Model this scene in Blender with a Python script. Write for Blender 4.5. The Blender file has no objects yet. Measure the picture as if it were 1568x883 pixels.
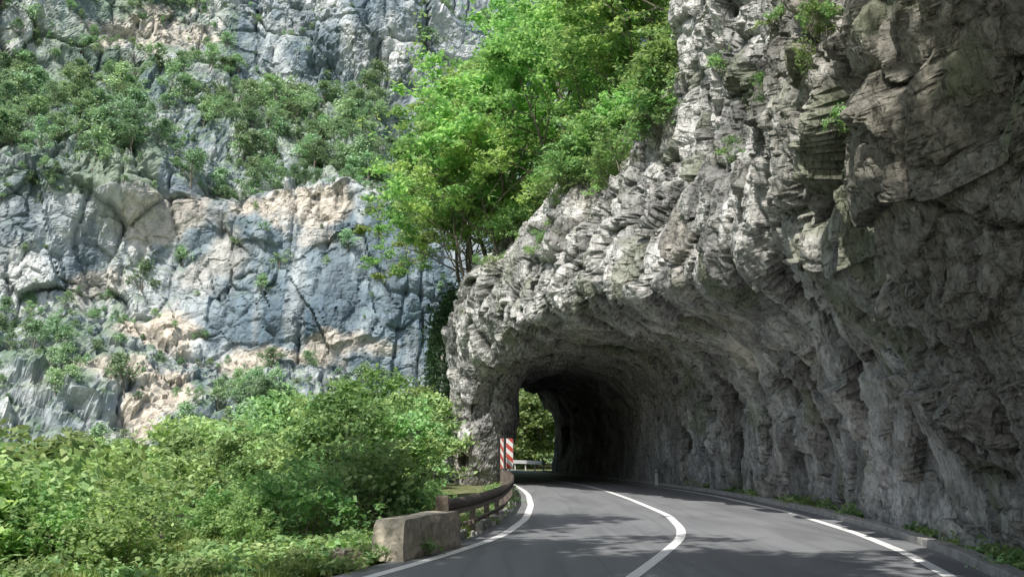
import bpy, math, random
import numpy as np
from mathutils import Vector
random.seed(3); RS=np.random.RandomState(11)
scene=bpy.context.scene
M32=0xffffffff
# ---------------------------------------------------------------- noise
def h3(ix,iy,iz,seed):
    h=(ix.astype(np.int64)*374761393+iy.astype(np.int64)*668265263+iz.astype(np.int64)*2246822519+seed*3266489917)&M32
    h=h.astype(np.uint32)
    h^=h>>np.uint32(15); h=h*np.uint32(2246822519); h^=h>>np.uint32(13); h=h*np.uint32(3266489917); h^=h>>np.uint32(16)
    return (h/np.float32(4294967296.0)).astype(np.float32)
def vnoise(p,seed=0):
    b=np.floor(p).astype(np.int64); f=(p-b).astype(np.float32); f=f*f*(3-2*f); out=0
    for dx in (0,1):
        wx=f[:,0] if dx else 1-f[:,0]
        for dy in (0,1):
            wy=f[:,1] if dy else 1-f[:,1]
            for dz in (0,1):
                wz=f[:,2] if dz else 1-f[:,2]
                out=out+wx*wy*wz*h3(b[:,0]+dx,b[:,1]+dy,b[:,2]+dz,seed)
    return out*2-1
def fbm(p,oct=4,seed=0):
    a=1;s=0
    for i in range(oct):
        s=s+a*vnoise(p*(2.03**i)+i*7.1,seed+i*13); a*=.5
    return s
def facet(p,cell,seed=0,tilt=.9,crack=.3,soft=.10):
    q=p/np.array(cell)
    b=np.floor(q-.5).astype(np.int64)
    n=len(q); best=np.full(n,1e9,np.float32); sec=best.copy()
    fv=np.zeros((n,3),np.float32); bid=np.zeros((n,3),np.int64)
    for dx in (0,1):
        for dy in (0,1):
            for dz in (0,1):
                c0=b[:,0]+dx;c1=b[:,1]+dy;c2=b[:,2]+dz
                j=np.stack([c0+.5+.8*(h3(c0,c1,c2,seed)-.5),c1+.5+.8*(h3(c0,c1,c2,seed+1)-.5),c2+.5+.8*(h3(c0,c1,c2,seed+2)-.5)],1)
                d=(q-j); dd=(d*d).sum(1).astype(np.float32)
                m=dd<best
                sec=np.where(m,best,np.minimum(sec,dd))
                best=np.where(m,dd,best)
                fv[m]=d[m]; bid[m]=np.stack([c0,c1,c2],1)[m]
    g=np.stack([h3(bid[:,0],bid[:,1],bid[:,2],seed+k)-.5 for k in (5,6,7)],1)
    r=h3(bid[:,0],bid[:,1],bid[:,2],seed+9)-.5
    edge=np.sqrt(sec)-np.sqrt(best)
    return r*.8*np.clip(edge/soft,0,1)+(fv*g).sum(1)*2*tilt-crack*np.exp(-edge/.08), edge
# ---------------------------------------------------------------- mesh helpers
def new_mesh(name,V,F,smooth=False,mats=(),mi=None):
    me=bpy.data.meshes.new(name)
    V=np.asarray(V,np.float32)
    if isinstance(F,np.ndarray):
        k=F.shape[1]; nf=len(F)
        me.vertices.add(len(V)); me.vertices.foreach_set('co',V.ravel())
        me.loops.add(nf*k); me.loops.foreach_set('vertex_index',F.astype(np.int32).ravel())
        me.polygons.add(nf); me.polygons.foreach_set('loop_start',np.arange(0,nf*k,k,dtype=np.int32))
        me.update(calc_edges=True)
    else:
        me.from_pydata([tuple(v) for v in V],[],F); me.update()
    for m in mats: me.materials.append(m)
    if mi is not None: me.polygons.foreach_set('material_index',np.asarray(mi,np.int32))
    me.polygons.foreach_set('use_smooth',np.full(len(me.polygons),smooth))
    me.update()
    return me
def obj(name,me,parent=None,loc=None,link=True):
    o=bpy.data.objects.new(name,me)
    if link: scene.collection.objects.link(o)
    if parent: o.parent=parent
    if loc is not None: o.location=loc
    return o
def grid_faces(n,m):
    i=np.arange(n*m).reshape(n,m)
    return np.stack([i[:-1,:-1],i[1:,:-1],i[1:,1:],i[:-1,1:]],-1).reshape(-1,4)
def attr(me,name,vals):
    a=me.attributes.new(name,'FLOAT','POINT'); a.data.foreach_set('value',np.asarray(vals,np.float32).ravel())
def blur2(a,r):
    for ax in (0,1):
        c=np.cumsum(np.pad(a,[(r+1,r) if i==ax else (0,0) for i in (0,1)],'edge'),axis=ax)
        n=a.shape[ax]
        a=(np.take(c,np.arange(2*r+1,2*r+1+n),axis=ax)-np.take(c,np.arange(0,n),axis=ax))/(2*r+1)
    return a
# ---------------------------------------------------------------- materials
class NB:
    def __init__(s,name):
        s.m=bpy.data.materials.new(name); s.m.use_nodes=True; s.t=s.m.node_tree; s.t.nodes.clear()
        s.out=s.n('ShaderNodeOutputMaterial')
    def n(s,t,**k):
        x=s.t.nodes.new(t)
        for a,b in k.items(): setattr(x,a,b)
        return x
    def l(s,a,b): s.t.links.new(a,b)
    def pos(s,scale=(1,1,1)):
        g=s.n('ShaderNodeNewGeometry'); mp=s.n('ShaderNodeMapping'); mp.inputs['Scale'].default_value=scale
        s.l(g.outputs['Position'],mp.inputs[0]); return mp.outputs[0]
    def noise(s,scale,detail=6,rough=.6,vec=None,dist=0,out='Fac'):
        x=s.n('ShaderNodeTexNoise'); x.inputs['Scale'].default_value=scale; x.inputs['Detail'].default_value=detail
        x.inputs['Roughness'].default_value=rough; x.inputs['Distortion'].default_value=dist
        s.l(vec if vec is not None else s.pos(),x.inputs['Vector']); return x.outputs[out]
    def crag(s,scale,amt=.35,vs=(1,1,.7)):
        p=s.pos(vs); nz=s.noise(scale*.6,2,.6,p,0,'Color')
        ma=s.n('ShaderNodeVectorMath',operation='MULTIPLY_ADD'); s.l(nz,ma.inputs[0]); ma.inputs[1].default_value=(amt,amt,amt); s.l(p,ma.inputs[2])
        v=s.n('ShaderNodeTexVoronoi',feature='F1',distance='MANHATTAN'); v.inputs['Scale'].default_value=scale; s.l(ma.outputs[0],v.inputs['Vector'])
        return v.outputs['Distance']
    def ramp(s,fac,stops):
        r=s.n('ShaderNodeValToRGB'); e=r.color_ramp.elements
        while len(e)<len(stops): e.new(.5)
        for i,(p,c) in enumerate(stops):
            e[i].position=p; e[i].color=(c if len(c)==4 else (*c,1)) if not isinstance(c,(int,float)) else (c,c,c,1)
        s.l(fac,r.inputs[0]); return r.outputs[0]
    def mix(s,f,a,b,mode='MIX'):
        x=s.n('ShaderNodeMix',data_type='RGBA',blend_type=mode)
        for sock,v in ((x.inputs[0],f),(x.inputs[6],a),(x.inputs[7],b)):
            if hasattr(v,'is_output'): s.l(v,sock)
            else: sock.default_value=v if isinstance(v,(int,float)) else (*v,1)
        return x.outputs[2]
    def attr(s,name):
        a=s.n('ShaderNodeAttribute'); a.attribute_name=name; return a.outputs['Fac']
    def bump(s,h,strength=.5,dist=.05,nrm=None,inv=False):
        b=s.n('ShaderNodeBump'); b.inputs['Strength'].default_value=strength; b.inputs['Distance'].default_value=dist; b.invert=inv
        s.l(h,b.inputs['Height'])
        if nrm is not None: s.l(nrm,b.inputs['Normal'])
        return b.outputs[0]
    def bsdf(s,col,rough=.9,nrm=None,spec=.2,metal=0):
        p=s.n('ShaderNodeBsdfPrincipled')
        if hasattr(col,'is_output'): s.l(col,p.inputs['Base Color'])
        else: p.inputs['Base Color'].default_value=(*col,1)
        if hasattr(rough,'is_output'): s.l(rough,p.inputs['Roughness'])
        else: p.inputs['Roughness'].default_value=rough
        p.inputs['Specular IOR Level'].default_value=spec; p.inputs['Metallic'].default_value=metal
        if nrm is not None: s.l(nrm,p.inputs['Normal'])
        s.l(p.outputs[0],s.out.inputs[0]); return s.m
def mat_rock():
    b=NB('limestone')
    fine=b.noise(9,5,.75); med=b.attr('med'); strk=b.attr('strk'); cr=b.crag(3.2)
    c=b.ramp(med,[(.2,(.20,.203,.195)),(.4,(.42,.425,.405)),(.58,(.62,.62,.595)),(.8,(.82,.815,.785))])
    c=b.mix(b.attr('warm'),c,(.38,.32,.24))
    c=b.mix(strk,c,(.12,.122,.12))
    c=b.mix(b.ramp(fine,[(.34,.6),(.48,0.)]),c,(.13,.132,.125))
    c=b.mix(b.ramp(cr,[(.6,0.),(1.,.4)]),c,(.11,.11,.10))
    c=b.mix(b.attr('near_shade'),c,b.mix(b.ramp(fine,[(.3,0.),(.68,1.)]),(.075,.07,.058),(.34,.32,.265)))  # brownish near rock, its colour darkened to stand in for shadow
    c=b.mix(b.attr('stain_shade'),c,b.mix(b.ramp(fine,[(.35,0.),(.65,1.)]),(.10,.104,.11),(.42,.42,.41)))  # dark vault staining, deepened to paint in shade under the overhang
    c=b.mix(b.attr('pale'),c,(.75,.71,.64))
    c=b.mix(b.attr('moss'),c,(.17,.20,.11))
    c=b.mix(b.attr('cav_shade'),c,(.045,.046,.042))  # painted shade in the crevices
    n=b.bump(cr,.75,.2,None,True); n=b.bump(b.crag(8.5,.12),.6,.06,n,True); n=b.bump(fine,.9,.05,n)
    return b.bsdf(c,.92,n,.15)
def mat_far_rock():
    b=NB('gorge_limestone')  # bluish colours throughout carry painted aerial haze
    fine=b.noise(.9,6,.75); med=b.attr('med'); 
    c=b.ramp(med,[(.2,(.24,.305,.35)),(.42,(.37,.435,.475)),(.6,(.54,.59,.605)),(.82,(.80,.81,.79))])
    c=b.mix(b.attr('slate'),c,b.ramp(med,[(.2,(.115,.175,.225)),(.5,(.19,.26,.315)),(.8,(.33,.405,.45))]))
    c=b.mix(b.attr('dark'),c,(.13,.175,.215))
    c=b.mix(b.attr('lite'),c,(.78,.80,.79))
    tanc=b.mix(b.ramp(fine,[(.35,0.),(.65,1.)]),(.44,.38,.30),(.86,.79,.68))
    c=b.mix(b.attr('tan'),c,tanc)
    c=b.mix(b.ramp(fine,[(.34,.4),(.48,0.)]),c,(.16,.20,.22))
    c=b.mix(b.attr('veg'),c,(.17,.25,.15))
    c=b.mix(b.attr('cav_shade'),c,(.12,.155,.17))  # painted shade in hollows of the far wall
    n=b.bump(b.crag(.45,2.),.8,.9,None,True); n=b.bump(fine,1.,.45,n)
    return b.bsdf(c,.95,n,.1)
def mat_leaf(name,c1,c2,c3,tr=.4):
    b=NB(name)
    g=b.n('ShaderNodeNewGeometry'); oi=b.n('ShaderNodeObjectInfo')
    c=b.ramp(g.outputs['Random Per Island'],[(0.,c1),(.5,c2),(1.,c3)])
    hs=b.n('ShaderNodeHueSaturation')
    mr=b.n('ShaderNodeMapRange'); mr.inputs[3].default_value=.48; mr.inputs[4].default_value=.54
    b.l(oi.outputs['Random'],mr.inputs[0]); b.l(mr.outputs[0],hs.inputs['Hue'])
    m2=b.n('ShaderNodeMath',operation='FRACT'); m3=b.n('ShaderNodeMath',operation='MULTIPLY'); m3.inputs[1].default_value=17.3
    b.l(oi.outputs['Random'],m3.inputs[0]); b.l(m3.outputs[0],m2.inputs[0])
    mv=b.n('ShaderNodeMapRange'); mv.inputs[3].default_value=.65; mv.inputs[4].default_value=1.3
    b.l(m2.outputs[0],mv.inputs[0]); b.l(mv.outputs[0],hs.inputs['Value'])
    b.l(c,hs.inputs['Color'])
    d=b.n('ShaderNodeBsdfDiffuse'); t=b.n('ShaderNodeBsdfTranslucent'); mx=b.n('ShaderNodeMixShader'); mx.inputs[0].default_value=tr
    b.l(hs.outputs[0],d.inputs[0])
    tc=b.mix(1.,hs.outputs[0],(1.25,1.25,.85),'MULTIPLY')
    b.l(tc,t.inputs[0]); b.l(d.outputs[0],mx.inputs[1]); b.l(t.outputs[0],mx.inputs[2]); b.l(mx.outputs[0],b.out.inputs[0])
    return b.m
def mat_bark():
    b=NB('bark'); f=b.noise(14,4,.7,b.pos((1,1,.25)))
    return b.bsdf(b.ramp(f,[(.3,(.08,.07,.06)),(.7,(.26,.235,.20))]),.95)
def mat_asphalt():
    b=NB('asphalt'); f=b.noise(55,4,.8); m=b.noise(.8,4,.6,b.pos((1,.3,1))); cr=b.noise(3,6,.7)
    c=b.ramp(f,[(.3,(.12,.125,.135)),(.7,(.26,.268,.28))])
    c=b.mix(b.ramp(m,[(.4,0.),(.65,.5)]),c,(.27,.277,.29))
    c=b.mix(b.ramp(cr,[(.3,.5),(.4,0.)]),c,(.10,.103,.11))
    # repair seams and wheel-track wear
    w=b.noise(.5,2,.5,b.pos((2.2,.12,1)))
    c=b.mix(b.ramp(w,[(.46,0.),(.5,.3),(.54,0.)]),c,(.09,.092,.10))
    return b.bsdf(c,b.ramp(m,[(.3,.5),(.7,.7)]),b.bump(f,.35,.01),.4)
def mat_paint():
    b=NB('road_paint'); f=b.noise(18,6,.8); g=b.noise(2,4,.6)
    c=b.ramp(f,[(.28,(.4,.4,.4)),(.4,(.84,.84,.83)),(.7,(.9,.9,.88))])
    return b.bsdf(b.mix(b.ramp(g,[(.5,0.),(.75,.2)]),c,(.6,.6,.59)),.6,None,.3)
def mat_concrete(name,base=(.40,.36,.30)):
    b=NB(name); f=b.noise(9,6,.75); g=b.noise(2.2,4,.6); k=tuple(x*.45 for x in base); h=tuple(min(1,x*1.3) for x in base)
    c=b.ramp(f,[(.3,k),(.5,base),(.75,h)])
    c=b.mix(b.ramp(g,[(.48,0.),(.68,.5)]),c,tuple(x*.55 for x in base))
    return b.bsdf(c,.9,b.bump(b.noise(22,5,.8),.9,.03),.2)
def mat_rust():
    b=NB('weathered_steel'); f=b.noise(9,5,.75)
    return b.bsdf(b.ramp(f,[(.3,(.08,.065,.055)),(.55,(.18,.15,.13)),(.75,(.34,.32,.29))]),.6,b.bump(f,.3,.01),.4,.2)
def mat_soil():
    b=NB('soil_and_grass'); f=b.noise(2.5,5,.7); g=b.noise(25,4,.75)
    c=b.ramp(f,[(.35,(.10,.15,.05)),(.5,(.19,.22,.09)),(.68,(.34,.30,.22))])
    return b.bsdf(b.mix(b.ramp(g,[(.35,.5),(.6,0.)]),c,(.07,.07,.045)),.95,b.bump(g,.8,.04))
def flat(name,c,r=.5): 
    b=NB(name); f=b.noise(12,4,.7)
    return b.bsdf(b.mix(b.ramp(f,[(.45,0.),(.75,.35)]),c,tuple(x*.5 for x in c)),r,None,.4)
ROCK=mat_rock(); FAR=mat_far_rock(); BARK=mat_bark()
LF_FAR=mat_leaf('leaf_far',(.23,.35,.23),(.32,.46,.29),(.42,.56,.36),.3)  # paled, bluish leaf colours include the distance haze
LF_MID=mat_leaf('leaf_mid',(.17,.28,.13),(.30,.44,.19),(.46,.60,.29),.4)
LF_TOP=mat_leaf('leaf_bright',(.20,.33,.14),(.33,.49,.20),(.52,.67,.32),.5)
LF_DARK=mat_leaf('leaf_dark',(.035,.065,.04),(.05,.095,.05),(.08,.13,.065),.25)
LF_GRASS=mat_leaf('grass_blade',(.18,.25,.08),(.28,.36,.12),(.42,.46,.20),.35)
ASPH=mat_asphalt(); PAINT=mat_paint(); CONC=mat_concrete('old_concrete',(.68,.60,.48)); KERB=mat_concrete('kerb_stone',(.42,.41,.39)); RUST=mat_rust(); SOIL=mat_soil()
# ---------------------------------------------------------------- road curves
def smooth_curve(ys,xs):
    Y=np.arange(-14,150,.25); X=np.interp(Y,ys,xs); k=np.exp(-np.linspace(-2,2,17)**2); k/=k.sum()
    Xp=np.concatenate([X[0]-(np.arange(8,0,-1))*(X[1]-X[0]),X,X[-1]+(np.arange(1,9))*(X[-1]-X[-2])])
    Xs=np.convolve(Xp,k,'valid'); return lambda y: np.interp(y,Y,Xs)
XL=smooth_curve([-10,0,6,12.2,13.7,15.7,18.8,23.5,29.4,36,40.5,47,52,60,70,76,84,95,110,125,150],[-8.4,-5.2,-3.5,-1.75,-1.33,-.82,-.16,.29,.5,.53,.42,.1,-.35,-1.4,-3.0,-4.0,-5.6,-8.5,-13.5,-20,-32])
XC=smooth_curve([-10,0,6,12.2,14.7,18.1,20.5,24.8,32.7,40,45.2,49,60,70,76,84,95,110,125,150],[-4.8,-1.6,-.3,1.22,1.88,2.72,3.1,3.46,3.5,3.38,3.1,2.7,1.4,-.2,-1.1,-2.7,-5.6,-10.5,-17,-29])
XR=smooth_curve([-10,0,6,12.2,15.4,19.3,26.1,34.6,40,45.2,51,60,70,76,84,95,110,125,150],[-1.0,2.0,3.55,4.84,5.45,5.95,6.45,6.45,6.2,5.75,5.1,4.1,2.6,1.7,.2,-2.7,-7.5,-14,-26])
def strip(name,fa,fb,z,mat,y0=-12,y1=140,step=.25,nx=2,parent=None):
    Y=np.arange(y0,y1,step); V=[]
    a=fa(Y); b=fb(Y)
    for i in range(nx):
        t=i/(nx-1); V.append(np.stack([a*(1-t)+b*t,Y,np.full_like(Y,z)],1))
    V=np.stack(V,1).reshape(-1,3)
    me=new_mesh(name,V,grid_faces(len(Y),nx)[:,::-1].copy(),True,[mat]); return obj(name,me,parent)
strip('road',lambda y:XL(y)-.45,lambda y:XR(y)+.5,0,ASPH)
mk=bpy.data.objects.new('road_markings',None); scene.collection.objects.link(mk)
strip('left_edge_line',lambda y:XL(y)-.08,lambda y:XL(y)+.08,.005,PAINT,parent=mk)
strip('centre_line',lambda y:XC(y)-.08,lambda y:XC(y)+.08,.005,PAINT,parent=mk)
strip('right_edge_line',lambda y:XR(y)-.08,lambda y:XR(y)+.08,.005,PAINT,parent=mk)
def box(V,F,c,sx,sy,sz,rot=0,jit=0,taper=1.):
    n=len(V); ca,sa=math.cos(rot),math.sin(rot)
    for dz in (0,1):
        k=taper if dz else 1
        for dx,dy in ((-1,-1),(1,-1),(1,1),(-1,1)):
            x=dx*sx/2*k+random.uniform(-jit,jit); y=dy*sy/2*k+random.uniform(-jit,jit); z=dz*sz+random.uniform(-jit,jit)*dz
            V.append((c[0]+x*ca-y*sa,c[1]+x*sa+y*ca,c[2]+z))
    for f in ((0,3,2,1),(4,5,6,7),(0,1,5,4),(1,2,6,5),(2,3,7,6),(3,0,4,7)): F.append([n+i for i in f])
V=[];F=[]
y=-6.
while y<76:
    L=.95; x=float(XR(y+L/2))+.62; sl=float(XR(y+L)-XR(y))/L
    box(V,F,(x,y+L/2,-.05),.24,L*.985,.17,-math.atan(sl),.012)
    y+=L
ko=obj('kerb',new_mesh('kerb',V,F,False,[KERB])); bm=ko.modifiers.new('b','BEVEL'); bm.width=.02; bm.segments=2
# ---------------------------------------------------------------- ground terrain
def shelf(y): return np.interp(y,[-20,0,8,12,15,18,30,45,48,60,76,80,84,130,200],[-12,-9,-6.3,-4.6,-3.2,-1.9,-.7,-.9,-2.0,-3.0,-5,-8,-14,-44,-50])
def ground_z(x,y):
    d=np.maximum(shelf(y)-x,0); z=-.02-.012*d**2*(d<6)-(d>=6)*(.43+(d-6)*.62); z=np.maximum(z,-14)
    p=np.stack([x*.25,y*.25,x*0],-1).reshape(-1,3)
    return z+(fbm(p,3,5).reshape(np.shape(x))*.7*np.clip(d/5,0,1)).astype(float)-.03
def axis(lo,hi,c,fine,coarse):
    a=[c]; 
    while a[-1]<hi: a.append(a[-1]+fine+(coarse)*abs(a[-1]-c)/100)
    b=[c]
    while b[-1]>lo: b.append(b[-1]-fine-(coarse)*abs(b[-1]-c)/100)
    return np.array(b[::-1][:-1]+a)
gx=axis(-900,900,0,.35,7); gy=axis(-200,1500,15,.4,7)
GX,GY=np.meshgrid(gx,gy,indexing='ij'); GZ=ground_z(GX,GY)
obj('ground',new_mesh('ground',np.stack([GX,GY,GZ],-1).reshape(-1,3),grid_faces(len(gx),len(gy)),True,[SOIL]))
# ---------------------------------------------------------------- roadside rock mass with tunnel
P={
-12:[(1.2,-.2),(1.1,1),(1.0,1.8),(.9,2.6),(.8,3.2),(.8,3.6),(.8,4),(.8,4.3),(.8,4.8),(.8,6),(1,8),(1.6,12),(4,18),(12,28)],
0:[(4.0,-.2),(4.0,1),(3.9,1.8),(3.8,2.6),(3.7,3.2),(3.6,3.6),(3.6,4),(3.6,4.3),(3.6,4.8),(3.6,6),(3.7,8),(4.2,12),(6,18),(14,28)],
8:[(5.4,-.2),(5.3,1),(5.1,1.8),(4.9,2.6),(4.7,3.2),(4.6,3.6),(4.5,4),(4.5,4.3),(4.5,4.8),(4.4,6),(4.4,8),(4.6,12),(6.5,18),(14,28)],
12:[(6.1,-.2),(5.9,1),(5.6,1.8),(5.2,2.6),(4.9,3.2),(4.7,3.6),(4.6,4),(4.5,4.3),(4.4,4.8),(4.3,6),(4.3,8),(4.6,12),(6.3,18),(14,28)],
15:[(6.5,-.2),(6.4,1),(6.2,2),(5.9,2.9),(5.6,3.5),(5.4,3.9),(5.3,4.2),(5.2,4.5),(5.1,5),(5.0,6),(5.0,8.5),(5.4,13),(7,19),(14,29)],
20:[(7.05,-.2),(7.1,1.2),(6.9,2.4),(6.4,3.4),(5.8,4.0),(5.4,4.4),(5.2,4.7),(5.05,5.0),(5.0,5.5),(5.0,6.6),(5.2,9),(5.8,14),(8,20),(15,30)],
28:[(7.5,-.2),(7.5,1.5),(7.3,2.9),(6.5,4.0),(5.4,4.7),(4.5,5.1),(4.1,5.4),(3.85,5.6),(3.7,6.0),(3.9,7.5),(4.6,9.8),(5.2,14.5),(7.5,20),(15,31)],
34:[(7.5,-.2),(7.5,1.6),(7.2,3.2),(6.3,4.4),(4.6,5.1),(3.0,5.5),(2.2,5.7),(1.8,6.0),(1.6,6.5),(2.2,8.3),(3.4,10.2),(5.2,12.2),(9,17),(17,28)],
40:[(7.1,-.2),(7.1,1.7),(6.9,3.4),(5.8,4.7),(3.9,5.4),(1.8,5.6),(.6,5.6),(-.2,5.8),(-.5,6.6),(-.1,8.6),(1.5,10.6),(4,13),(8,17),(17,27)],
45.3:[(6.4,-.2),(6.5,1.8),(6.3,3.5),(5.2,4.8),(3.2,5.4),(1.0,5.2),(-.3,4.8),(-1.3,5.2),(-1.9,6.6),(-1.8,8.6),(0,10.6),(3,13),(8,18),(17,28)],
46.8:[(6.2,-.2),(6.3,1.8),(6.0,3.5),(4.9,4.8),(3.0,5.3),(.8,4.9),(-.5,3.4),(-1.8,3.4),(-2.2,6.6),(-2.0,8.6),(-.4,10.6),(2.8,13),(8,18),(17,28)],
48:[(6.0,-.2),(6.1,1.8),(5.9,3.4),(4.8,4.7),(2.9,5.2),(.6,4.7),(-.6,-.5),(-2.2,-1.6),(-2.4,6.6),(-2.1,8.6),(-.5,10.6),(2.6,13),(8,18.5),(17,29)],
60:[(4.95,-.2),(5.1,1.8),(4.9,3.6),(3.9,4.9),(1.7,5.5),(-.7,5.0),(-2.2,-.5),(-3.5,-1.6),(-3.5,7),(-3.2,9),(-1,12),(3,16),(9,22),(18,33)],
70:[(3.4,-.2),(3.6,1.8),(3.4,3.7),(2.5,5.1),(.5,5.8),(-2.2,5.3),(-3.7,-.5),(-4.8,-1.6),(-4.7,7),(-4.2,9),(-2,13),(3,18),(9,25),(18,36)],
76:[(2.5,-.2),(2.7,1.8),(2.6,3.8),(1.8,5.3),(-.5,6.0),(-3.2,5.4),(-4.7,-.5),(-5.8,-1.6),(-5.7,7),(-5.2,9),(-3,13),(3,18),(9,25),(18,36)],
77.5:[(3.0,-.2),(3.1,1.8),(3.0,3.8),(2.2,5.6),(0,6.6),(-2.2,6.6),(-3,6.8),(-3.5,7),(-4,7.4),(-3.5,9),(-1,13),(5,18),(11,25),(20,36)],
82:[(9,-.2),(9,2),(9.2,4),(9.5,6),(9.7,7),(10,8),(10,8.5),(10,9),(10,10),(10.5,12),(12,15),(14,20),(18,27),(26,38)],
96:[(16,-.2),(16,2),(16.2,4),(16.5,6),(16.7,7),(17,8),(17,8.5),(17,9),(17,10),(17.5,12),(19,15),(21,20),(25,27),(33,38)],
}
ys=np.array(sorted(P)); PC=np.array([P[k] for k in sorted(P)],float)
Yl=list(np.arange(-12,7.5,.4)); yy=7.5
while yy<96:
    Yl.append(yy); yy+= .032 if 45.2<yy<48.2 else (.044*yy/10 if yy<52 else (.3 if not 76<yy<82 else .12))
YS=np.array(Yl)
ctrl=np.stack([np.stack([np.interp(YS,ys,PC[:,i,c]) for c in (0,1)],-1) for i in range(14)],1)
cnt=[36,36,42,44,40,34,34,60,50,90,90,36,26]
T=np.concatenate([i+np.arange(c)/c for i,c in enumerate(cnt)]+[np.array([13.])])
i0=np.minimum(T.astype(int),12); ft=(T-i0)[None,:,None]
prof=ctrl[:,i0]*(1-ft)+ctrl[:,i0+1]*ft
k=np.exp(-np.linspace(-2,2,19)**2); k/=k.sum()
pp=np.pad(prof,((0,0),(9,9),(0,0)),'edge')
prof_s=sum(k[j]*pp[:,j:j+prof.shape[1]] for j in range(19))
G=np.stack([prof_s[...,0],np.repeat(YS[:,None],len(T),1),prof_s[...,1]],-1)
dY=np.gradient(G,axis=0); dT=np.gradient(G,axis=1)
N=np.cross(dT,dY); N/=np.linalg.norm(N,axis=-1,keepdims=True)+1e-9
N[:,:,1]*=.6
Pf=G.reshape(-1,3); Nf=N.reshape(-1,3)
Nf=Nf+np.stack([vnoise(Pf*.9+s,340+s) for s in (1,2,3)],1)*np.array([.1,.45,.45]); Nf/=np.linalg.norm(Nf,axis=1,keepdims=True)
wp=Pf+np.stack([vnoise(Pf*.6+s,40+s) for s in (1,2,3)],1)*.35+np.stack([vnoise(Pf*3.+s,50+s) for s in (1,2,3)],1)*.05
wp=wp@np.array([[1,0,.15],[0,1,-.35],[.1,.25,1]])
D=fbm(Pf*.22,3,3)*.5
f1,e1=facet(wp,(2.3,1.6,2.4),21,.75,.3,.07); f2,e2=facet(wp+3.3,(1.1,.85,1.2),31,.85,.3,.06); f3,e3=facet(wp*1.+7.7,(.5,.38,.5),41,.9,.3,.08); f4,_=facet(wp+1.7,(.24,.2,.22),47,1.,.3,.1)
msk=.6+.8*np.clip(fbm(Pf*.35+9,2,77)+.4,0,1.2)
D=D+f1*.58+f2*.27*msk+f3*.095*msk+f4*.035*msk+fbm(Pf*4.,3,8)*.025
Tm=np.repeat(T[None,:],len(YS),0).ravel(); Ym=Pf[:,1]
inside=((Tm<6.9)&(Ym>44)).astype(float)
amp=np.where(inside>0,.5,1.)
amp*=np.interp(Tm,[0,.6,1.2,2],[.4,.55,.8,1.])
amp*=np.where((Tm>2.5)&(Tm<6)&(Ym<44),.75,1)
Dd=D*amp
Q=Pf+Nf*Dd[:,None]
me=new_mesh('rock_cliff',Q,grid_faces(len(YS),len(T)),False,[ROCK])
nf=vnoise(Pf*.9,91)
Dg=Dd.reshape(len(YS),len(T)); cav_shade=np.clip((blur2(Dg,4)-Dg)*6,0,1).ravel()*.5+np.clip((blur2(Dg,15)-Dg)*2.4-.1,0,1).ravel()*.48  # displacement hollows, mask for the painted crevice shade
attr(me,'cav_shade',np.clip(cav_shade,0,.8))
md=fbm(Pf*1.4,5,61)*.30+.47+h3(*(np.floor((wp+3.3)/np.array([1.1,.72,1.25])).astype(np.int64).T),5)*.12-.06+np.clip(-cav_shade*.3+.08,-.3,.1)
attr(me,'med',np.clip(md,0,1))
attr(me,'strk',np.clip((fbm(Pf*np.array([1.1,1.1,.22]),4,62)-.25)*2.2,0,.65))
attr(me,'warm',np.clip((fbm(Pf*.3,3,63)-.2)*1.4,0,.4))
attr(me,'moss',np.clip((fbm(Pf*.8,4,64)-.34)*2.5,0,.5)*(1-inside))
attr(me,'near_shade',np.clip(np.interp(Ym,[9,13,14.5,21],[.9,.88,.55,.0])+nf*.15*(Ym<18),0,1))  # mask for the brown tint and painted shadow on the closest rock
stain_shade=np.where((Tm<6.9),np.interp(Ym,[12,20,34,42,50,90],[.15,.35,.5,.7,.85,.55]),0)*np.interp(Tm,[0,2,4,6.5,6.9],[.6,.7,1,1,.3])  # mask for vault stains plus painted shade, stronger into the tunnel
attr(me,'stain_shade',np.clip(stain_shade+nf*.15*(stain_shade>.02),0,1))
dp=np.sqrt(((Pf-np.array([6.2,30,3.9]))**2*np.array([1,.35,2.2])).sum(1))
attr(me,'pale',np.clip((1.0-dp+nf*.3)*2.5,0,.85))
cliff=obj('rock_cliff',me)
QG=Q.reshape(len(YS),len(T),3)
def rock_at(y,t):
    i=int(np.argmin(abs(YS-y))); j=int(np.argmin(abs(T-t))); return QG[i,j]
# ---------------------------------------------------------------- gorge wall on the far side
xs=np.linspace(-185,60,760)
wb=np.interp(xs,[-100,-62,-52,-42,-14,20],[26,27,20,16,11,10])
wt=np.interp(xs,[-100,-66,-55,-48,-40,-28,-20,-12,20],[46,50,47,45,49,50,44,40,42])
cp=[(118+0*xs,-15+0*xs),(146+0*xs,-4+0*xs),(172+0*xs,wb-9),(182+0*xs,wb),(185+0*xs,wb+(wt-wb)*.5),(187+0*xs,wt),(200+0*xs,wt+11),(226+0*xs,wt+28),(235+0*xs,wt+33),(241+0*xs,wt+60),(258+0*xs,wt+68),(268+0*xs,wt+105)]
cp=np.array(cp)
bendy=np.interp(xs,[-185,-110,-85,-60,-20,20,60],[-60,-28,-9,0,0,14,40])
cn=[20,36,44,64,64,60,66,24,76,24,36]
T2=np.concatenate([i+np.arange(c)/c for i,c in enumerate(cn)]+[np.array([11.])])
i0=np.minimum(T2.astype(int),10); ft=(T2-i0)[:,None,None]
pr=cp[i0]*(1-ft)+cp[i0+1]*ft; pr=pr.transpose(2,0,1)
pp=np.pad(pr,((0,0),(6,6),(0,0)),'edge'); k=np.exp(-np.linspace(-2,2,13)**2); k/=k.sum()
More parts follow.
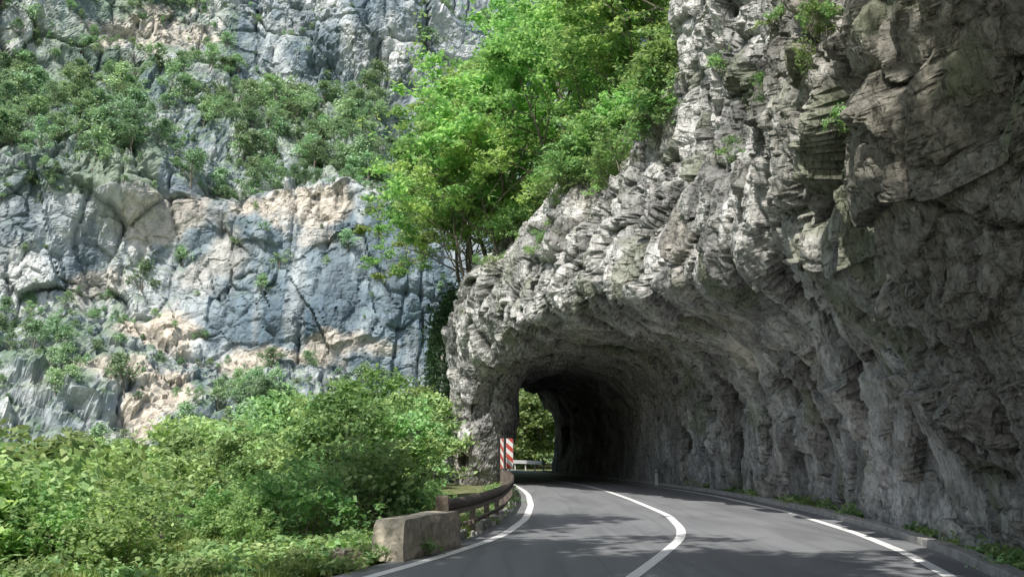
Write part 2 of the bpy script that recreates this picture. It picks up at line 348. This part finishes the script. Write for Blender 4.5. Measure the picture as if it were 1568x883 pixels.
pr=sum(k[j]*pp[:,j:j+pr.shape[1]] for j in range(13))
G2=np.stack([np.repeat(xs[:,None],len(T2),1),pr[...,0]+bendy[:,None],pr[...,1]],-1)
dA=np.gradient(G2,axis=0); dT=np.gradient(G2,axis=1); N2=np.cross(dA,dT); N2/=np.linalg.norm(N2,axis=-1,keepdims=True)
A=G2.reshape(-1,3); An=N2.reshape(-1,3)
T2m=np.repeat(T2[None,:],len(xs),0).ravel()
wallz=np.interp(T2m,[2.8,3.2,4.8,5.1,7.9,8.3,9],[0,1,1,0,0,.7,.7])*np.interp(A[:,0],[-62,-56],[.45,1])
w2=A+np.stack([vnoise(A*.09+s,60+s) for s in (1,2,3)],1)*2.5+np.stack([vnoise(A*.4+s,65+s) for s in (1,2,3)],1)*.6
w2=w2@np.array([[1,0,-.25],[0,1,0],[.3,0,1]])
D2=fbm(A*.03,3,13)*6
g1,_=facet(w2,(13,13,15),121,.9); g2,_=facet(w2+5,(5,5,6.5),131,.9); g3,_=facet(w2+9,(1.9,1.9,2.4),141,.9); g4,_=facet(w2+9,(.8,.8,1.1),151,.9)
st=np.abs(((A[:,2]+fbm(A*.04,2,71)*6+A[:,0]*.1)/8.5)%1-.5)*2
vg=(1-np.abs(fbm(A*np.array([.16,.16,.03]),3,73)))**10
m2=(.5+.8*np.clip(fbm(A*.05+3,2,78)+.4,0,1.1))*(1-.45*wallz)
D2=D2+g1*3.8*(1-.5*wallz)+g2*1.7*m2+g3*.75*m2+g4*.3*m2+(st**4)*.6*(m2>.7)-vg*1.3
A2=A+An*D2[:,None]
A2g=A2.reshape(len(xs),len(T2),3)
a=np.gradient(A2g,axis=0); b_=np.gradient(A2g,axis=1); NN=np.cross(a,b_); NN/=np.linalg.norm(NN,axis=-1,keepdims=True)+1e-9
nz=NN[...,2].ravel()
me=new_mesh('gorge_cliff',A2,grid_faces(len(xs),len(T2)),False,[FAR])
tan=np.zeros(len(A))
wob=fbm(A*.16,4,33)*.7
for (cx,cz,rx,rz,kk) in ((-36,45,9,4,.9),(-58,21,8,5,1),(-53,8,4.2,8,1),(-40,16.5,11,2.8,.9),(-60,41,7,4.5,.65),(-80,92,10,9,.8),(-62,12,6,4,.9),(-29,18.5,7,2.,.75),(-50,33,5,6,.45),(-33,38,3,2.2,.5),(-70,30,5,4,.6)):
    r=np.sqrt(((A[:,0]-cx)/rx)**2+((A[:,2]-cz)/rz)**2)
    tan=np.maximum(tan,np.clip((1.15-r+wob)*2.2,0,1)*kk)
attr(me,'tan',tan)
D2g=D2.reshape(len(xs),len(T2)); cav_shade=np.clip((blur2(D2g,3)-D2g)*1.2,0,1).ravel()*.42+np.clip((blur2(D2g,9)-D2g)*.45-.08,0,1).ravel()*.42  # relief hollows that receive painted shade
attr(me,'cav_shade',np.clip(cav_shade,0,.65))
attr(me,'med',np.clip(fbm(A*np.array([.12,.12,.09]),6,161)*.36+.5+(h3(*(np.floor(w2/5).astype(np.int64).T),5)-.5)*.12,0,1))
sn=fbm(A*np.array([.3,.3,.04]),5,162)
attr(me,'dark',np.clip((sn-.2)*2.2,0,.7)); attr(me,'lite',np.clip((-sn-.15)*1.8,0,.65)*(1-.5*wallz))
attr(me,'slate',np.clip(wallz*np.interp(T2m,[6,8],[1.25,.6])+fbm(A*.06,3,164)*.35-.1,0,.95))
vegzone=np.interp(T2m,[0,2,2.6,3,5,5.2,6,7.6,8,8.6,9.2,10,11],[1,.55,.3,.08,.05,.6,.85,.85,.35,.06,.15,.45,.1])
vegzone=np.maximum(vegzone,np.where((A[:,0]<-62)&(T2m>4.6)&(T2m<9),.95,0))
vn=fbm(A*.06+4,3,88)
veg=np.clip((nz-.25)*2.2,0,1)*.6+vegzone*.7+vn*.32-.27-tan*.6
attr(me,'veg',np.clip((veg-.2)*2.0,0,.75))
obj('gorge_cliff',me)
# ---------------------------------------------------------------- trees
def tube(V,F,MI,pts,rad,sides=5):
    base=len(V); n=len(pts)
    for i,(p,r) in enumerate(zip(pts,rad)):
        d=(pts[min(i+1,n-1)]-pts[max(i-1,0)]); d=d/(np.linalg.norm(d)+1e-9)
        u=np.cross(d,(0.31,.2,.93)); u/=np.linalg.norm(u)+1e-9; w=np.cross(d,u)
        for s in range(sides):
            a=2*math.pi*s/sides; V.append(p+(u*math.cos(a)+w*math.sin(a))*r)
    for i in range(n-1):
        for s in range(sides):
            F.append((base+i*sides+s,base+i*sides+(s+1)%sides,base+(i+1)*sides+(s+1)%sides,base+(i+1)*sides+s)); MI.append(0)
def leaf_quads(C,size,rs,up=.75):
    n=len(C); nr=rs.normal(size=(n,3)); nr[:,2]=abs(nr[:,2])+up; nr/=np.linalg.norm(nr,axis=1,keepdims=True)
    a=np.cross(nr,rs.normal(size=(n,3))); a/=np.linalg.norm(a,axis=1,keepdims=True); b=np.cross(nr,a)
    s=(size*rs.uniform(.6,1.35,n))[:,None]
    V=np.stack([C-a*s*.6,C+b*s*.32,C+a*s*.6,C-b*s*.32],1).reshape(-1,3)
    return V,np.arange(4*n).reshape(n,4)
def make_tree(name,seed,H=8,tr=.13,first=.25,nlimb=8,nleaf=9000,ls=.16,clump=.4,lean=(0,0),spread=.5,leafmat=None,stems=1,sub=5,twig=3,uneven=1.6):
    rs=np.random.RandomState(seed); V=[];F=[];MI=[]; tips=[]
    def grow(p,d,L,r,lev):
        n=5 if lev<2 else 3; pts=[p];rad=[r]
        for i in range(n):
            d=d+rs.normal(size=3)*(.10 if lev==0 else .2)+np.array([0,0,.07 if lev<2 else .02]); d/=np.linalg.norm(d)
            p=p+d*L/n; pts.append(p); rad.append(r*(1-(i+1)/n*.72))
        pts=np.array(pts)
        if lev<3: tube(V,F,MI,pts,rad,6 if lev==0 else (4 if lev==1 else 3))
        if lev==3: tube(V,F,MI,pts[[0,-1]],[rad[0],rad[-1]],3)
        if lev>=2: tips.extend([(q,.8 if lev==2 else 1.) for q in pts[1:]])
        if lev<3:
            nc=[nlimb,sub,twig][lev]
            for c in range(nc):
                t=(first+(1-first)*(c+rs.uniform(.1,.9))/nc) if lev==0 else rs.uniform(.3,1)
                fi=t*n; i=min(int(fi),n-1); q=pts[i]+(pts[i+1]-pts[i])*(fi-i)
                az=(c*2.4+rs.uniform(0,1.)) ; ax=pts[i+1]-pts[i]; ax/=np.linalg.norm(ax)
                u=np.cross(ax,(.3,.9,.1)); u/=np.linalg.norm(u); w=np.cross(ax,u)
                an=rs.uniform(.6,1.15)*(1.1-.35*t)
                dd=ax*math.cos(an)+(u*math.cos(az)+w*math.sin(az))*math.sin(an)
                LL=(H*spread*(1.15-.65*abs(t-.25)-.35*t))*rs.uniform(.7,1.2) if lev==0 else L*rs.uniform(.4,.65)
                grow(q,dd,LL,rad[i]*.55,lev+1)
    for s in range(stems):
        d=np.array([lean[0],lean[1],1.])+(rs.normal(size=3)*.35*np.array([1,1,0]) if stems>1 else 0); d/=np.linalg.norm(d)
        grow(np.array([0.,0,-.25])+(rs.normal(size=3)*.15*np.array([1,1,0]) if stems>1 else 0),d,H*.8*(rs.uniform(.7,1) if stems>1 else 1),tr,0)
    tp=np.array([t[0] for t in tips]); keep=rs.rand(len(tp))<.8; tp=tp[keep]
    per=rs.gamma(uneven,1,len(tp)); idx=rs.choice(len(tp),nleaf,p=per/per.sum())
    C=tp[idx]+rs.normal(size=(nleaf,3))*np.array([1,1,.45])*clump
    C=C[C[:,2]>.02*H]
    LV,LFc=leaf_quads(C,ls,rs)
    V=np.array(V); nb=len(F)
    FF=np.concatenate([np.array(F),LFc+len(V)]); VV=np.concatenate([V,LV])
    mi=np.concatenate([np.zeros(nb),np.ones(len(LFc))])
    return new_mesh(name,VV,FF,False,[BARK,leafmat],mi)
def make_grass(name,seed,n=60,h=.35,r=.2,mat=None):
    rs=np.random.RandomState(seed); V=[];F=[]
    for i in range(n):
        a=rs.uniform(0,6.28); p=np.array([math.cos(a),math.sin(a),0])*r*rs.rand(); d=np.array([math.cos(a),math.sin(a),0])*rs.uniform(.05,.5)*h; t=np.array([-math.sin(a),math.cos(a),0])*.007*rs.uniform(.8,1.8)
        hh=h*rs.uniform(.5,1.1); k=len(V)
        V+= [p-t,p+t,p+d*.4+t+[0,0,hh*.6],p+d*.4-t+[0,0,hh*.6],p+d+[0,0,hh],p+d+[0,0,hh]]
        F+=[(k,k+1,k+2,k+3),(k+3,k+2,k+4,k+5)]
    return new_mesh(name,np.array(V),np.array(F),False,[mat])
def proto(cname,meshes):
    c=bpy.data.collections.new(cname)
    for m in meshes:
        o=bpy.data.objects.new(m.name,m); c.objects.link(o)
    return c
def scatter(name,pts,scl,coll,tilt=.12,idx=None,rs=RS):
    n=len(pts)
    me=bpy.data.meshes.new(name); me.vertices.add(n); me.vertices.foreach_set('co',np.asarray(pts,np.float32).ravel()); me.update()
    rot=np.stack([rs.normal(size=n)*tilt,rs.normal(size=n)*tilt,rs.uniform(0,6.28,n)],1)
    a=me.attributes.new('rot','FLOAT_VECTOR','POINT'); a.data.foreach_set('vector',rot.astype(np.float32).ravel())
    a=me.attributes.new('scl','FLOAT','POINT'); a.data.foreach_set('value',np.asarray(scl,np.float32))
    a=me.attributes.new('idx','INT','POINT'); a.data.foreach_set('value',rs.randint(0,len(coll.objects),n).astype(np.int32))
    o=obj(name,me)
    ng=bpy.data.node_groups.new(name+'_scatter','GeometryNodeTree')
    ng.interface.new_socket('Geometry',in_out='INPUT',socket_type='NodeSocketGeometry'); ng.interface.new_socket('Geometry',in_out='OUTPUT',socket_type='NodeSocketGeometry')
    gi=ng.nodes.new('NodeGroupInput'); go=ng.nodes.new('NodeGroupOutput'); ip=ng.nodes.new('GeometryNodeInstanceOnPoints'); ci=ng.nodes.new('GeometryNodeCollectionInfo')
    ci.inputs['Collection'].default_value=coll; ci.inputs['Separate Children'].default_value=True; ci.inputs['Reset Children'].default_value=True
    def na(nm,t):
        x=ng.nodes.new('GeometryNodeInputNamedAttribute'); x.data_type=t; x.inputs['Name'].default_value=nm; return x.outputs['Attribute']
    L=ng.links.new
    L(gi.outputs[0],ip.inputs['Points']); L(ci.outputs[0],ip.inputs['Instance']); ip.inputs['Pick Instance'].default_value=True
    L(na('idx','INT'),ip.inputs['Instance Index']); L(na('rot','FLOAT_VECTOR'),ip.inputs['Rotation']); L(na('scl','FLOAT'),ip.inputs['Scale'])
    L(ip.outputs[0],go.inputs[0])
    md=o.modifiers.new('scatter','NODES'); md.node_group=ng
    return o
far_c=proto('far_trees',[make_tree('far_tree_%d'%i,100+i,H=7,tr=.16,nlimb=7,nleaf=1100,ls=.42,clump=.45,first=.12,spread=.45,leafmat=LF_FAR,sub=4,twig=2,uneven=.6) for i in range(4)])
mid_c=proto('mid_trees',[make_tree('mid_tree_%d'%i,200+i,H=6,tr=.08,nlimb=8,nleaf=5000,ls=.20,clump=.23,first=.08,spread=.46,leafmat=LF_MID,stems=2,sub=4,twig=3,uneven=.5) for i in range(5)])
shr_c=proto('shrubs',[make_tree('shrub_%d'%i,300+i,H=2,tr=.02,nlimb=7,nleaf=2200,ls=.12,clump=.10,first=.05,spread=.6,leafmat=LF_MID if i%2 else LF_TOP,stems=3,sub=4,twig=2,uneven=.6) for i in range(4)])
weed_c=proto('weeds',[make_tree('weed_%d'%i,330+i,H=.5,tr=.006,nlimb=5,nleaf=300,ls=.065,clump=.06,first=.05,spread=.6,leafmat=LF_MID,stems=3,sub=2,twig=2) for i in range(3)])
gra_c=proto('grass_tufts',[make_grass('tuft_%d'%i,400+i,mat=LF_GRASS) for i in range(3)])
# distant trees on the gorge wall
pr_=np.clip(veg-.08,0,1)**1.15
area=np.linalg.norm(np.cross(a,b_),axis=-1).ravel(); w=pr_*area*(A2[:,1]>110)
w/=w.sum()
ii=RS.choice(len(A2),3300,p=w)
zs=RS.gamma(4,.14,len(ii)).clip(.22,1.4)*np.where(T2m[ii]<3,1.05,1)
scatter('distant_tree_mass',A2[ii]-np.array([0,0,.4]),zs,far_c)
w=(np.clip(nz-.05,0,1)*(veg>-.25)*area); w/=w.sum(); ii=RS.choice(len(A2),3200,p=w)
scatter('distant_bush_mass',A2[ii]-np.array([0,0,.3]),RS.uniform(.1,.35,len(ii)),far_c)
# gorge-side woodland between road and far wall
def place(n,y0,y1,a0,a1,ka,kk,base_h,mn,mx,jit=.012):
    pts=[];sc=[]
    while len(pts)<n:
        y=y0+(y1-y0)*RS.rand()**1.2; aa=RS.uniform(a0,a1); x=aa*y
        if x>float(shelf(y))-.4: continue
        gz=float(ground_z(np.array([x]),np.array([y]))[0]); top=1.4+y*(np.interp(aa,ka,kk)+RS.normal()*jit)
        s=(top-gz)/base_h
        if s<mn: continue
        pts.append((x,y,gz)); sc.append(min(s,mx))
    return np.array(pts),sc
ka=[-.6,-.4,-.36,-.29,-.27,-.2,-.1,-.06]
p,s=place(78,28,62,-.6,-.055,ka,[-.03,-.035,-.005,-.03,.0,.03,.045,.025],5.4,.25,2.0,.018)
scatter('gorge_side_trees',p,s,mid_c)
p,s=place(140,60,125,-.6,-.05,ka,[.005,-.01,.01,-.01,.02,.045,.048,.03],5.4,.4,3.2,.014)
scatter('valley_trees',p,s,mid_c)
p,s=place(170,12.5,30,-.6,-.05,[-.6,-.47,-.38,-.3,-.2,-.12,-.05],[.0,-.01,-.05,-.055,-.04,-.025,-.035],1.9,.22,2.1,.018)
keep=[i for i in range(len(s)) if not (p[i][0]>-3.9+ (p[i][1]-13)*.25 and p[i][1]<17)]
scatter('roadside_shrubs',p[keep],np.array(s)[keep],shr_c)
# grass + weeds on verges
gp=[]
for i in range(2600):
    y=RS.uniform(9,22); x=RS.uniform(float(shelf(y))-2.,float(XL(y))-.75)
    gp.append((x,y,float(ground_z(np.array([x]),np.array([y]))[0])))
scatter('verge_grass',gp,RS.uniform(.4,1.2,len(gp))*.6,gra_c)
wp_=[]
for i in range(190):
    y=9+RS.rand()**1.3*36; x=float(XR(y))+RS.uniform(.85,1.15); 
    if vnoise(np.array([[0,y*.8,0]]),5)[0]<-.1: continue
    wp_.append((x,y,-.03))
for i in range(60):
    y=RS.uniform(11,44); wp_.append((float(XL(y))-RS.uniform(.6,1.2),y,-.03))
for i in range(190):
    y=RS.uniform(11.5,17); wp_.append((RS.uniform(float(shelf(y))-1,float(XL(y))-1.),y,-.04))
scatter('verge_weeds',wp_,RS.uniform(.35,1.4,len(wp_)),weed_c)
# plants rooted in cracks of the roadside rock
cp_=[];cs=[]
for (y,t,s) in ((15.5,9.5,1.),(15.6,9.7,.9),(19,9.6,.7),(22,9.9,.8),(23,9.3,.8),(17,8.6,.9),(28,9.2,.6),(39,9.2,.8),(39.5,9.4,1.),(33,10.4,1.),(32,10.6,1.2),(31,10.7,1.2),(35,9.9,.9),(14.5,9.,.7),(43,9.1,.8),(45,9.6,.9),(25,10.2,.9),(18.2,10,.9)):
    q=rock_at(y,t)
    for j in range(6):
        cp_.append(q+RS.normal(size=3)*.17*s); cs.append(s*RS.uniform(.6,1.2))
scatter('cliff_plants',cp_,np.array(cs),weed_c,.5)
ep=[];es=[]
for i in range(180):
    y=RS.uniform(31,58); t=RS.uniform(10.0,12.8); ep.append(rock_at(y,t)); es.append(RS.uniform(.4,1.3))
scatter('clifftop_shrubs',ep,es,shr_c)
# trees on the cliff top
tm=[make_tree('deciduous_tree_mesh_%d'%i,500+i,H=8,tr=.12,nlimb=9,nleaf=8200,ls=.20,clump=.20,first=.18,spread=.6,lean=(-.33,-.08),leafmat=LF_TOP,sub=5,twig=4,uneven=.45) for i in range(4)]
TL=[(50,9.4,.9),(47.5,9.8,.85),(48.3,9.1,.7),(52,10.1,1.05),(45.5,10.6,.9),(55,9.8,1.1),(49,11.0,1.1),(43,11.,.8),(53,11.2,1.2),(41,11.3,.9),(46,11.6,1.1),(57,10.4,1.2),(38.5,11.2,.75),(50,12,1.25),(44,12.1,1.15),(40,12,1.1),(37,11.6,.85),(60,10.0,1.15),(56,11.8,1.25),(64,10.3,1.2),(47,12.5,1.25),(36,12.1,.95),(42,12.6,1.2),(60,11.2,1.25),(34.5,12.2,.9),(51,9.15,.75),(49,10.2,1.05),(54,9.2,.8),(58,9.3,.95)]
for i,(y,t,s) in enumerate(TL):
    q=rock_at(y,t)
    o=obj('deciduous_tree',tm[i%4],loc=(float(q[0]),float(q[1]),float(q[2])-.1)); o.scale=(s,s,s); o.rotation_euler=(RS.normal()*.05,RS.normal()*.05,RS.uniform(-.7,.7))
# tall trees added out of view, left of the road, to dapple it with shade
tall=[make_tree('shade_tree_mesh_%d'%i,700+i,H=17,tr=.22,nlimb=10,nleaf=7500,ls=.26,clump=.34,first=.66,spread=.36,lean=((.45,.5,.3)[i],.05),leafmat=LF_TOP,sub=5,twig=3,uneven=.5) for i in range(3)]
for i,(x,y,s,k) in enumerate(((-5.2,3.5,1.05,0),(-7.6,8.5,1.08,1),(-10.8,14.5,1.25,2),(-6.2,-3,1.,1),(-4.6,5.5,1.1,1))):
    o=obj('shade_tree',tall[k],loc=(x,y,-.5 if i!=2 else -3)); o.scale=(s,s,s)
# dark ivy on the outer side of the tunnel pillar
rs=np.random.RandomState(9); C=[]
for i in range(420):
    y=rs.uniform(49.5,70); t=rs.uniform(7.3,9.0); q=rock_at(y,t)+np.array([-.1-rs.rand()*.35,0,0]); C.append(q+rs.normal(size=(60,3))*np.array([.25,.4,.4]))
C=np.concatenate(C); LV,LFc=leaf_quads(C,.17,rs); obj('ivy',new_mesh('ivy',LV,LFc,False,[LF_DARK]))
# vegetation beyond the tunnel
ep=[];es=[]
for i in range(70):
    y=RS.uniform(92,130); x=RS.uniform(-10,14)
    if x<float(XR(y))+1.8: continue
    ep.append((x,y,-.1)); es.append(RS.uniform(.8,1.8))
scatter('bushes_beyond_tunnel',ep,es,mid_c)
# ---------------------------------------------------------------- concrete block
def prism(name,corners,h,mat,topin=.06,bev=.04,nz=6,parent=None,jit=.012,seed=1):
    rs=np.random.RandomState(seed); nu=[14,5,14,5]; c=np.array(corners,float); ctr=c.mean(0); ring=[]
    for e in range(4):
        p,q=c[e],c[(e+1)%4]
        for i in range(nu[e]): ring.append(p+(q-p)*i/nu[e])
    ring=np.array(ring); R=len(ring); V=[];F=[]
    for k in range(nz+1):
        f=k/nz; inset=topin*f+(bev if k==nz else 0)
        d=ctr-ring; d/=np.linalg.norm(d,axis=1,keepdims=True)
        z=h*f
        for i in range(R):
            pt=ring[i]+d[i]*inset; V.append((pt[0]+rs.normal()*jit*.5,pt[1]+rs.normal()*jit*.5,z+(.02 if k==nz else 0)+rs.normal()*jit*.5))
    for k in range(nz):
        for i in range(R): F.append((k*R+i,k*R+(i+1)%R,(k+1)*R+(i+1)%R,(k+1)*R+i))
    F.append(tuple(nz*R+i for i in range(R)))
    return obj(name,new_mesh(name,V,F,False,[mat]),parent)
prism('concrete_barrier_block',[(-1.40,14.45),(-.76,16.75),(-1.20,16.9),(-1.84,14.65)],.5,CONC)
prism('stone_block',[(-2.02,13.5),(-1.78,13.75),(-2.0,13.95),(-2.3,13.7)],.2,CONC,topin=.05,jit=.03,seed=5)
# ---------------------------------------------------------------- guard rail
gr=bpy.data.objects.new('guard_rail',None); scene.collection.objects.link(gr)
Yr=np.arange(17.0,46.2,.35); Xr=XL(Yr)-.52; 
prf=[(0,-.13),(.03,-.12),(.06,-.09),(.06,-.05),(.0,-.02),(.0,.02),(.06,.05),(.06,.09),(.03,.12),(0,.13),(-.015,.13),(-.015,-.13)]
V=[];F=[]
for x,y in zip(Xr,Yr):
    for (u,z) in prf: V.append((x+u,y,.54+z))
n=len(prf)
for i in range(len(Yr)-1):
    for j in range(n): F.append((i*n+j,i*n+(j+1)%n,(i+1)*n+(j+1)%n,(i+1)*n+j))
obj('beam',new_mesh('beam',V,F,False,[RUST]),gr)
V=[];F=[]
for y in np.arange(17.6,46,2.0): box(V,F,(float(XL(y))-.6,y,-.1),.10,.12,.74)
obj('posts',new_mesh('posts',V,F,False,[RUST]),gr)
V=[];F=[]
for i in range(len(Yr)-1):
    y=Yr[i]; box(V,F,(Xr[i]+.0,y+.17,.19),.05,.36,.06,0,.0)
obj('lower_rail',new_mesh('lower_rail',V,F,False,[RUST]),gr)
V=[];F=[]; box(V,F,(float(XL(16.95))-.5,16.9,0),.2,.16,.74,.1,.006)
e=obj('end_post',new_mesh('end_post',V,F,False,[mat_concrete('timber_grey',(.28,.23,.18))]),gr); m=e.modifiers.new('b','BEVEL'); m.width=.015
V=[];F=[]
for y in np.arange(18,45,.62):
    if RS.rand()<.25: continue
    box(V,F,(float(XL(y))-.55+RS.normal()*.05,y,-.06),RS.uniform(.12,.25),RS.uniform(.3,.5),RS.uniform(.10,.2),RS.normal()*.2,.03,.8)
o=obj('rubble_edge_stones',new_mesh('rubble_edge_stones',V,F,False,[mat_concrete('pale_stone',(.5,.49,.46))])); m=o.modifiers.new('b','BEVEL'); m.width=.03; m.segments=2
# second rail beyond the tunnel
V=[];F=[]
Yb=np.arange(79,115,.5)
for i,y in enumerate(Yb):
    for (u,z) in prf: V.append((float(XR(y))+1.0+u,y,.6+z))
for i in range(len(Yb)-1):
    for j in range(n): F.append((i*n+j,i*n+(j+1)%n,(i+1)*n+(j+1)%n,(i+1)*n+j))
for y in np.arange(79,115,3.): box(V,F,(float(XR(y))+1.1,y,-.1),.1,.12,.8)
obj('guard_rail.001',new_mesh('far_rail',V,F,False,[flat('galvanised',(.6,.6,.6),.5)]))
# ---------------------------------------------------------------- hazard marker signs
WH=flat('sign_white',(.75,.75,.73)); RD=flat('sign_red',(.5,.07,.05)); GY_=flat('sign_post_grey',(.3,.3,.3))
def hazard(x,y,w,rot):
    V=[];F=[];mi=[]
    H=1.2;z0=.72; ns=6
    def clip(poly,lo,hi):
        for (s,lim) in ((1,lo),(-1,hi)):
            out=[]
            for i in range(len(poly)):
                p,q=poly[i],poly[(i+1)%len(poly)]; ip=s*(p[1]-lim)>=0; iq=s*(q[1]-lim)>=0
                if ip: out.append(p)
                if ip!=iq:
                    t=(lim-p[1])/(q[1]-p[1]); out.append((p[0]+(q[0]-p[0])*t,lim))
            poly=out
            if not poly: return poly
        return poly
    sw=H/ns
    for i in range(-2,ns+2):
        a=i*sw; poly=clip([(-w/2,a+w*.9),(w/2,a),(w/2,a+sw),(-w/2,a+sw+w*.9)],0,H)
        if len(poly)<3: continue
        k=len(V); V+=[(px,-.012,z0+pz) for px,pz in poly]; F.append(list(range(k,k+len(poly)))); mi.append(i%2)
    k=len(F); box(V,F,(0,.002,z0-.01),w+.03,.02,H+.02); box(V,F,(0,.035,-.1),.06,.045,z0+H+.05); mi+= [2]*(len(F)-k)
    o=obj('hazard_marker_sign',new_mesh('hazard',V,F,False,[WH,RD,GY_],mi)); o.location=(x,y,0); o.rotation_euler=(0,0,rot)
hazard(-.1,45.6,.27,0.); hazard(-.40,45.0,.27,-1.1)
V=[];F=[];mi=[]
box(V,F,(0,0,0),.13,.06,.5,0,0,.85); mi+=[0]*6; box(V,F,(0,-.002,.5),.112,.052,.1,0,0,.9); mi+=[2]*6; box(V,F,(0,0,.602),.10,.046,.06,0,0,.5); mi+=[0]*6
o=obj('delineator_post',new_mesh('delineator',V,F,False,[WH,RD,GY_],mi),loc=(float(XR(46.5))+.42,46.5,0))
# ---------------------------------------------------------------- light and camera
sd=Vector((-.28,-.50,.82)).normalized()
el=math.asin(sd.z); az=math.atan2(sd.x,sd.y)
L=bpy.data.lights.new('sun','SUN'); L.energy=5; L.angle=math.radians(.6); L.color=(1,.96,.89)
so=bpy.data.objects.new('sun',L); scene.collection.objects.link(so); so.rotation_euler=sd.to_track_quat('Z','Y').to_euler()
W=bpy.data.worlds.new('World'); scene.world=W; W.use_nodes=True; nt=W.node_tree; bg=nt.nodes['Background']
sk=nt.nodes.new('ShaderNodeTexSky'); sk.sky_type='NISHITA'; sk.sun_disc=False; sk.sun_elevation=el; sk.sun_rotation=az%(2*math.pi); sk.dust_density=3.; sk.air_density=1.
nt.links.new(sk.outputs[0],bg.inputs[0]); bg.inputs[1].default_value=.15
cam=bpy.data.cameras.new('camera'); cam.lens=38.6; cam.clip_end=3000; cam.clip_start=.1
co=bpy.data.objects.new('camera',cam); scene.collection.objects.link(co); co.location=(0,0,1.4)
co.rotation_euler=(math.radians(90+8.43),0,0); scene.camera=co
scene.view_settings.view_transform='Standard'; scene.view_settings.look='None'; scene.view_settings.exposure=0
